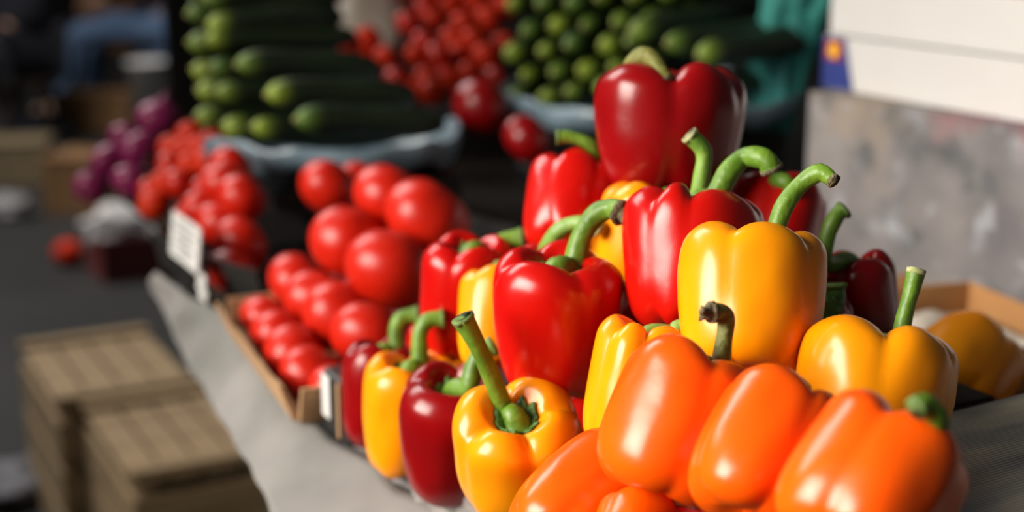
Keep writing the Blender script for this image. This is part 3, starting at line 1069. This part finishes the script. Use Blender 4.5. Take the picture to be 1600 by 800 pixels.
# dark tarpaulin hanging behind the stall
def tarp_mesh():
    vs, fs = [], []
    n, K = 80, 30
    for i in range(n):
        for k in range(K):
            u, w = i / (n - 1), k / (K - 1)
            f = .03 * noise.noise(Vector((u * 9, w * .8, 2))) + .015 * math.sin(u * 40 + w)
            vs.append(Vector((u * 2.3, f, w * 1.5)))
    for i in range(n - 1):
        for k in range(K - 1):
            a = i * K + k
            fs.append((a, a + K, a + K + 1, a + 1))
    return mesh('tarp', vs, fs, M['dark_cloth'])


ta = obj('dark_tarpaulin', tarp_mesh())
Tp = P(258, 40, 2.98)
ta.matrix_world = Matrix.Translation(Vector((Tp.x, Tp.y, .45))) @ Matrix.Rotation(math.radians(-6), 4, 'Z')
ta.modifiers.new('thick', 'SOLIDIFY').thickness = .002
tag(ta, 'dark tarpaulin hanging behind the cucumber piles', 'tarpaulin')

# beige paper sack behind the small tomatoes
sk = obj('paper_sack', bag_mesh(.13, .10, .16, 2, .3, M['paper']), loc=P(585, 78, 2.5))
tag(sk, 'crumpled beige paper sack behind the left cucumber pile', 'sack')

# teal net bag
def net_mesh():
    vs, fs = [], []
    n, K = 60, 40
    for i in range(n):
        for k in range(K):
            th = 2 * math.pi * i / n
            w = k / (K - 1)
            r = .052 * (0.55 + .55 * w) * (1 + .28 * noise.noise(Vector((math.cos(th) * 1.7, math.sin(th) * 1.7, w * 5))) + .10 * math.sin(9 * th + w * 5))
            vs.append(Vector((r * math.cos(th) + .05 * w * w, r * math.sin(th) * .8, -.02 + w * .24)))
    for i in range(n):
        for k in range(K - 1):
            a = i * K + k
            b = ((i + 1) % n) * K + k
            fs.append((a, b, b + 1, a + 1))
    return mesh('net', vs, fs, M['teal'])


nb = obj('net_bag', net_mesh(), loc=P(1205, 190, 1.98))
nb.modifiers.new('thick', 'SOLIDIFY').thickness = .0015
tag(nb, 'crumpled teal net bag hanging at the end of the concrete ledge', 'bag')
tomato('orange fruit at the top edge left of the teal net bag', 1183, 8, 2.25, 22, 1, name='orange_fruit', cat='fruit', me=TOMO)

# ------------------------------------------------------------------ white cartons on the ledge
def white_tray(label, left, L, sy, h, z, shift=0.0):
    o = Vector((left.x, left.y, z))
    rot = Matrix((-WU, WV, Z)).transposed()
    e = empty('white_carton', label, 'carton', o, rot, 'white cartons on the ledge')
    t = .004
    obj('base', box_mesh('base', L, sy, t, M['white_card'], .001), e, (L / 2, sy / 2, 0))
    obj('front_side', box_mesh('front_side', L, t, h - t, M['white_card'], .001), e, (L / 2, t / 2, t))
    obj('back_side', box_mesh('back_side', L, t, h - t, M['white_card'], .001), e, (L / 2, sy - t / 2, t))
    for x in (t / 2, L - t / 2):
        obj('side', box_mesh('side', t, sy - 2 * t, h - t, M['white_card'], .001), e, (x, sy / 2, t))
    return e


lc = G(1284, 136, SZ + .001)
H1 = 0.064
e1 = white_tray('lower white carton on the concrete ledge with a blue printed corner', lc, .62, .30, H1, SZ + .001)
lab = obj('printed_label', box_mesh('printed_label', .058, .001, H1 * .96, M['blue_print'], 0), e1, (.0295, -.0008, H1 * .02))
lab['label'] = 'blue print with red square and yellow disc'
for v in lab.data.vertices:
    if v.co.x > 0 and v.co.z > .03:
        v.co.x -= .018
obj('red_square', box_mesh('red_square', .030, .0008, .024, M['red_print'], 0), lab, (-.008, -.0008, .034))
vs, fs = lathe([(0, .0006), (.0095, .0006), (.0095, 0), (0, 0)], 24)
obj('yellow_disc', mesh('yellow_disc', vs, fs, M['yellow_print'], False), lab, (-.008, -.0012, .046), (math.pi / 2, 0, 0))
e2 = white_tray('upper white carton filled with red tomatoes, stacked on the blue cornered one', lc + WV * .004 - WU * .004, .62, .29, .062, SZ + .001 + H1 + .0015)
for i in range(8):
    for j in range(2):
        c = lc - WU * (.06 + i * .07) + WV * (.05 + j * .065)
        rr = .033
        e = empty('tomato', 'red tomato filling the upper white carton', 'tomato', (c.x, c.y, SZ + H1 + .009 + .006), frame_rot(Vector((R.uniform(-1, 1), 1, 0)), Z), 'tomatoes in the upper white carton')
        o = obj('flesh', TOM[(i + j) % 4], e); o.scale = (rr, rr, rr)
        s = obj('stem_scar', SCAR, e, (0, 0, rr * 1.5)); s.scale = (rr, rr, rr)

# ------------------------------------------------------------------ right hand side: cardboard tray, paper and board
cc = G(1512, 500, TABLE)
Tx = (G(1640, 560, TABLE) - cc); Tx.z = 0
rx = Tx.normalized()
ry = Z.cross(rx)
rotc = Matrix((rx, ry, Z)).transposed()
ct = empty('cardboard_tray', 'open brown cardboard tray with crumpled paper against the concrete ledge', 'tray', cc, rotc)
hh = .036
obj('base', box_mesh('base', .20, .24, .004, M['cardboard_warm'], .001), ct, (.10, -.12, .0))
obj('side', box_mesh('side', .20, .004, hh, M['cardboard_warm'], .001), ct, (.10, -.002, .004))
obj('side', box_mesh('side', .004, .236, hh, M['cardboard_warm'], .001), ct, (.002, -.122, .004))
obj('side', box_mesh('side', .004, .236, hh, M['cardboard_warm'], .001), ct, (.198, -.122, .004))
obj('flap', box_mesh('flap', .004, .18, .05, M['cardboard_warm'], .001), ct, (-.03, -.11, .0), (0, -.9, 0))


def crumple(name, w, d, m, amp, seed, n=36):
    vs, fs = [], []
    for i in range(n):
        for k in range(n):
            x, y = (i / (n - 1) - .5) * w, (k / (n - 1) - .5) * d
            h = amp * (1 + noise.noise(Vector((x * 26, y * 26, seed)))) + amp * .6 * abs(noise.noise(Vector((x * 60, y * 18, seed + 3))))
            vs.append((x, y, h))
    for i in range(n - 1):
        for k in range(n - 1):
            a = i * n + k
            fs.append((a, a + n, a + n + 1, a + 1))
    return mesh(name, vs, fs, m)


cp = obj('crumpled_paper', crumple('crumpled_paper', .17, .20, M['paper'], .010, 3))
cp.matrix_world = ct.matrix_world @ Matrix.Translation((.10, -.12, .006))
cp.modifiers.new('thick', 'SOLIDIFY').thickness = .001
tag(cp, 'crumpled pale paper lying in the open cardboard tray', 'paper')

BZ = TABLE + .115
b0, b1, b2, b3 = G(1475, 645, BZ), G(1680, 592, BZ), G(1720, 900, BZ), G(1450, 900, BZ)
bx = (b1 - b0).normalized()
by = Z.cross(bx)
rotb = Matrix((bx, by, Z)).transposed()
bd = empty('weathered_board', 'streaked grey board with fine parallel lines at the right edge', 'board', b0, rotb)
obj('panel', box_mesh('panel', .33, .30, .006, M['board'], .0015), bd, (.055, -.15, -.006))
bs = empty('board_support', 'dark box holding up the streaked grey board', 'box', Vector((b0.x, b0.y, TABLE)) + bx * .14 - by * .15, rotb)
obj('body', box_mesh('body', .13, .20, .106, M['wood_dark'], .003), bs)
obj('lid', box_mesh('lid', .14, .21, .0015, M['wood_dark'], .0004), bs, (0, 0, .1065))

# ------------------------------------------------------------------ wooden crates on the floor
def wood_crate(label, c, rz, L, D, h, m, planks=6, dark_slot=False):
    """slatted crate, closed lid of planks running along local y"""
    e = empty('wooden_crate', label, 'crate', (c.x, c.y, 0), Matrix.Rotation(rz, 3, 'Z'), 'slatted wooden crates on the floor')
    t = .014
    for s in (-1, 1):
        for q in (-1, 1):
            obj('post', box_mesh('post', .03, .03, h - .03, m, .003), e, (s * (L / 2 - .03), q * (D / 2 - .03), 0.001))
        for j in range(3):
            hz = (h - .04) / 3
            obj('slat', box_mesh('slat', L, t, hz * .86, m, .002), e, (0, s * (D / 2 - t / 2), .002 + j * hz))
            obj('slat', box_mesh('slat', t, D - 2 * t - .002, hz * .86, m, .002), e, (s * (L / 2 - t / 2), 0, .002 + j * hz))
    w = L / planks
    for i in range(planks):
        obj('plank', box_mesh('plank', w * .90, D, .012, m, .002), e, (-L / 2 + w * (i + .5), 0, h - .03 + R.uniform(0, .002)))
    for q in (-.45, .45):
        obj('batten', box_mesh('batten', L, .035, .012, m, .002), e, (0, q * D, h - .016))
    return e


CZ = .34
ang = math.atan2(V.y, V.x)
q0 = G(205, 738, CZ)
wood_crate('nearer slatted wooden crate on the floor beside the grey cloth', q0 + V * .125 + U * .20, ang, .25, .40, CZ, M['wood'], 4)
r0 = G(104, 650, CZ)
r0 += U * max(0, .41 - (r0 - q0).dot(U))
wood_crate('farther slatted wooden crate on the floor, behind the nearer one', r0 + V * .135 + U * .21, ang, .27, .42, CZ + .006, M['wood'], 4)
gp = obj('plastic_bag', bag_mesh(.24, .2, .07, 8, .3, mat('grey_bag', (.09, .09, .10), (.15, .15, .17), rough=.6, scale=8)), loc=G(10, 775, 0))
tag(gp, 'greyish crumpled bag on the dark floor at the lower left corner', 'bag')

# ------------------------------------------------------------------ far background on the left
def plain_box(name, label, px, py, sx, sy, sz, m, rz=0, z=0, cat='box'):
    c = G(px, py, z)
    e = empty(name, label, cat, c, Matrix.Rotation(rz, 3, 'Z'))
    t = .02
    obj('body', box_mesh('body', sx, sy, sz - .012, m, .004), e, (0, sy / 2, 0.0))
    obj('lid', box_mesh('lid', sx + .01, sy + .01, .012, m, .003), e, (0, sy / 2, sz - .012))
    for s in (-1, 1):
        obj('edge_strip', box_mesh('edge_strip', .03, .006, sz - .014, m, .001), e, (s * (sx / 2 - .02), -.003, 0.001))
    return e


plain_box('cardboard_box', 'brown box on the floor below the blue jeans', 150, 208, .40, .22, .22, M['brown_box'], .1)
plain_box('cardboard_box', 'brown box on the floor left of the burgundy crate', 122, 338, .30, .26, .24, M['brown_box'], -.2)
plain_box('cardboard_box', 'tan box at the left edge of the photo, below the dark jacket', 22, 292, .30, .26, .20, mat('tan_box', (.15, .11, .06), (.2, .15, .08), rough=.85, scale=6), .15)
plain_box('wooden_bench', 'orange brown wooden chest behind the person in jeans', 195, 78, .75, .35, .58, mat('orange_wood', (.26, .11, .035), (.33, .15, .05), rough=.7, scale=5), 0, cat='chest')
bk = empty('bucket', 'white bucket standing beside the left cucumber pile', 'bucket', G(236, 205, 0))
vs, fs = lathe([(.001, .0), (.10, .0), (.105, .20), (.001, .20)], 32)
obj('stand', mesh('stand', vs + [], fs, M['dark_cloth']), bk)
vs, fs = lathe([(.001, .201), (.095, .201), (.112, .38), (.118, .382), (.118, .395), (.108, .395), (.09, .21), (.001, .208)], 32)
obj('body', mesh('body', vs, fs, mat('white_bucket', (.85, .83, .80), rough=.5)), bk)
pts = [(.128 * math.cos(a), .0 + .03 * math.sin(a), .36 - .10 * math.sin(a)) for a in [math.pi * i / 16 for i in range(17)]]
pts = [(p[0] * .9, -.12 * math.sin(math.pi * i / 16), .385 - .09 * math.sin(math.pi * i / 16)) for i, p in enumerate(pts)]
vs, fs = tube(pts, [.004] * 17, 8)
obj('handle', mesh('handle', vs, fs, M['black_plastic']), bk)
for l, a, b, w, h, s in [('white plastic bag on the floor in front of the brown box', 76, 275, .17, .14, 3), ('grey white bag at the left edge of the photo', 14, 338, .2, .09, 5)]:
    o = obj('plastic_bag', bag_mesh(w, w * .8, h, s, .35, M['white_bag'] if s == 3 else mat('grey_white_bag', (.2, .19, .19), (.28, .27, .27), rough=.6)), loc=G(a, b, 0))
    tag(o, l, 'bag')
of = tomato('orange fruit on the floor beside the brown box', 104, 352, 5.0, 20, 2, name='orange_fruit', cat='fruit', me=TOMO, tilt=(0, 0, 1))
of.location.z = 0.0
db = obj('dark_bag', bag_mesh(.42, .3, .16, 12, .3, M['navy']), loc=G(48, 222, 0))
tag(db, 'dark bag lying on the floor below the person in dark clothes', 'bag')


# ------------------------------------------------------------------ people
def skin_body(name, joints, edges, m, parent=None, sub=2):
    """joints: name -> (point, radius)"""
    keys = list(joints)
    me = bpy.data.meshes.new(name)
    me.from_pydata([tuple(joints[k][0]) for k in keys], [(keys.index(a), keys.index(b)) for a, b in edges], [])
    me.materials.append(m)
    o = obj(name, me, parent)
    sk = o.modifiers.new('skin', 'SKIN')
    for i, k in enumerate(keys):
        rr = joints[k][1]
        me.skin_vertices[0].data[i].radius = (rr, rr) if not isinstance(rr, tuple) else rr
        me.skin_vertices[0].data[i].use_root = (i == 0)
    sk.use_smooth_shade = True
    su = o.modifiers.new('sub', 'SUBSURF'); su.levels = sub; su.render_levels = sub
    return o


def person(label, loc, facing, jacket, trousers, lean, seat_h, knees, feet, hands):
    """seated figure, local +x is the way the person faces; z up from the floor"""
    e = empty('person', label, 'person', loc, Matrix.Rotation(facing, 3, 'Z'))
    h = Vector((0, 0, seat_h))
    ch = h + Vector((lean, 0, .42)); nk = h + Vector((lean * 1.25, 0, .56)); hd = h + Vector((lean * 1.35 + .03, 0, .68))
    J = {'pelvis': (h, .12), 'waist': (h.lerp(ch, .45), .115), 'chest': (ch, .14), 'neck': (nk, .055), 'chin': (nk.lerp(hd, .45), .07), 'head': (hd, .095), 'crown': (hd + Vector((0, 0, .07)), .075),
         'nose': (hd + Vector((.10, 0, -.01)), .014)}
    E = [('pelvis', 'waist'), ('waist', 'chest'), ('chest', 'neck'), ('neck', 'chin'), ('chin', 'head'), ('head', 'crown'), ('head', 'nose')]
    TJ = {'pelvis': (h, .15)}; TE = []
    JJ = {'waist': (h.lerp(ch, .1), .15), 'chest': (ch, .165), 'collar': (ch.lerp(nk, .75), .075)}; JE = [('waist', 'chest'), ('chest', 'collar')]
    SH = []
    for s, nm in ((1, 'l'), (-1, 'r')):
        k = Vector(knees[nm]); f = Vector(feet[nm]); hn = Vector(hands[nm])
        hip = h + Vector((.03, .09 * s, -.01))
        sho = ch + Vector((0, .19 * s, .06)); elb = sho.lerp(hn, .5) + Vector((-.04, .05 * s, -.08))
        J.update({'hip' + nm: (hip, .085), 'knee' + nm: (k, .058), 'ankle' + nm: (f + Vector((0, 0, .08)), .04), 'toe' + nm: (f + Vector((.16, 0, .035)), .035),
                  'sh' + nm: (sho, .06), 'el' + nm: (elb, .042), 'wr' + nm: (hn, .028), 'palm' + nm: (hn + Vector((.05, 0, -.015)), .030)})
        E += [('pelvis', 'hip' + nm), ('hip' + nm, 'knee' + nm), ('knee' + nm, 'ankle' + nm), ('ankle' + nm, 'toe' + nm), ('chest', 'sh' + nm), ('sh' + nm, 'el' + nm), ('el' + nm, 'wr' + nm), ('wr' + nm, 'palm' + nm)]
        for q, (dy, ln) in enumerate(((-.030, .055), (-.010, .068), (.010, .072), (.028, .06))):
            a = hn + Vector((.085, dy, -.02)); b = hn + Vector((.085 + ln * .6, dy * 1.1, -.035)); c = hn + Vector((.085 + ln * .85, dy * 1.1, -.065))
            for w, pnt, r in ((0, a, .010), (1, b, .009), (2, c, .0075)):
                J['f%s%d%d' % (nm, q, w)] = (pnt, r)
            E += [('palm' + nm, 'f%s%d0' % (nm, q)), ('f%s%d0' % (nm, q), 'f%s%d1' % (nm, q)), ('f%s%d1' % (nm, q), 'f%s%d2' % (nm, q))]
        J['t%s0' % nm] = (hn + Vector((.045, -.045 * s, -.02)), .011); J['t%s1' % nm] = (hn + Vector((.085, -.058 * s, -.035)), .009)
        E += [('palm' + nm, 't%s0' % nm), ('t%s0' % nm, 't%s1' % nm)]
        TJ.update({'hip' + nm: (hip, .105), 'mid' + nm: (hip.lerp(k, .5), .092), 'knee' + nm: (k, .078), 'shin' + nm: (k.lerp(f, .5), .070), 'cuff' + nm: (f + Vector((0, 0, .10)), .064)})
        TE += [('pelvis', 'hip' + nm), ('hip' + nm, 'mid' + nm), ('mid' + nm, 'knee' + nm), ('knee' + nm, 'shin' + nm), ('shin' + nm, 'cuff' + nm)]
        JJ.update({'sh' + nm: (sho, .085), 'el' + nm: (elb, .062), 'wr' + nm: (elb.lerp(hn, .9), .045)})
        JE += [('chest', 'sh' + nm), ('sh' + nm, 'el' + nm), ('el' + nm, 'wr' + nm)]
        SH.append({'heel': (f + Vector((-.05, 0, .045)), .045), 'mid': (f + Vector((.07, 0, .045)), .045), 'toe': (f + Vector((.17, 0, .035)), .035)})
    skin_body('body', J, E, M['skin'], e)
    skin_body('trousers', TJ, TE, trousers, e)
    skin_body('jacket', JJ, JE, jacket, e)
    for s_ in SH:
        skin_body('shoe', s_, [('heel', 'mid'), ('mid', 'toe')], M['shoe'], e, 1)
    hm = {'a': (hd + Vector((-.02, 0, .045)), .10), 'b': (hd + Vector((-.045, 0, -.02)), .085), 'c': (hd + Vector((.02, 0, .085)), .075)}
    skin_body('hair', hm, [('a', 'b'), ('a', 'c')], M['hair'], e)
    for s in (-1, 1):
        vs, fs = lathe([(.0005, -.012), (.009, -.008), (.012, 0), (.009, .008), (.0005, .012)], 10)
        obj('eye', mesh('eye', vs, fs, M['eye']), e, hd + Vector((.088, .033 * s, .012)))
        vs, fs = lathe([(.0005, -.03), (.014, -.02), (.018, 0), (.014, .02), (.0005, .03)], 10)
        obj('ear', mesh('ear', vs, fs, M['skin']), e, hd + Vector((0, .095 * s, 0)))
    vs, fs = tube([(0, -.025, 0), (.004, 0, -.002), (0, .025, 0)], [.003, .006, .003], 8)
    obj('mouth', mesh('mouth', vs, fs, mat('lips', (.30, .10, .08), rough=.5)), e, hd + Vector((.086, 0, -.05)))
    return e


def stool(label, loc, h, r=.16):
    e = empty('stool', label, 'stool', loc)
    vs, fs = lathe([(.001, h - .03), (r, h - .03), (r + .006, h - .015), (r, h), (.001, h)], 28)
    obj('seat', mesh('seat', vs, fs, M['wood_dark'], False), e)
    for a in range(4):
        an = math.pi / 4 + a * math.pi / 2
        vs, fs = tube([(math.cos(an) * r * 1.05, math.sin(an) * r * 1.05, 0), (math.cos(an) * r * .7, math.sin(an) * r * .7, h - .03)], [.016, .018], 10)
        obj('leg', mesh('leg', vs, fs, M['wood_dark']), e)
    return e


d1 = 8.4
hip = P(265, 42, d1)
stool('dark stool under the person in blue jeans', (hip.x, hip.y, 0), hip.z - .16)
kn = P(128, 46, d1); ft = P(92, 150, d1)
person('person in faded blue jeans seated sideways, knee bent, mostly behind the cucumbers', (hip.x, hip.y, 0), math.pi, M['navy'], M['jeans'], .05, hip.z,
       {'l': (hip.x - kn.x, .10, kn.z), 'r': (hip.x - kn.x - .06, -.14, kn.z + .02)}, {'l': (hip.x - ft.x, .10, 0.0), 'r': (hip.x - ft.x - .12, -.16, 0.0)},
       {'l': (.34, .16, hip.z + .17), 'r': (.34, -.16, hip.z + .17)})
d2 = 7.4
hip = P(42, 74, d2)
stool('dark low stool under the person in black clothes', (hip.x, hip.y, 0), hip.z - .16)
person('person in black clothes sitting at the upper left, cut off by the frame', (hip.x, hip.y, 0), math.pi * .80, M['navy'], M['navy'], .08, hip.z,
       {'l': (.42, .12, hip.z + .02), 'r': (.42, -.12, hip.z + .02)}, {'l': (.40, .12, 0), 'r': (.40, -.12, 0)},
       {'l': (.30, .14, hip.z + .18), 'r': (.30, -.14, hip.z + .18)})
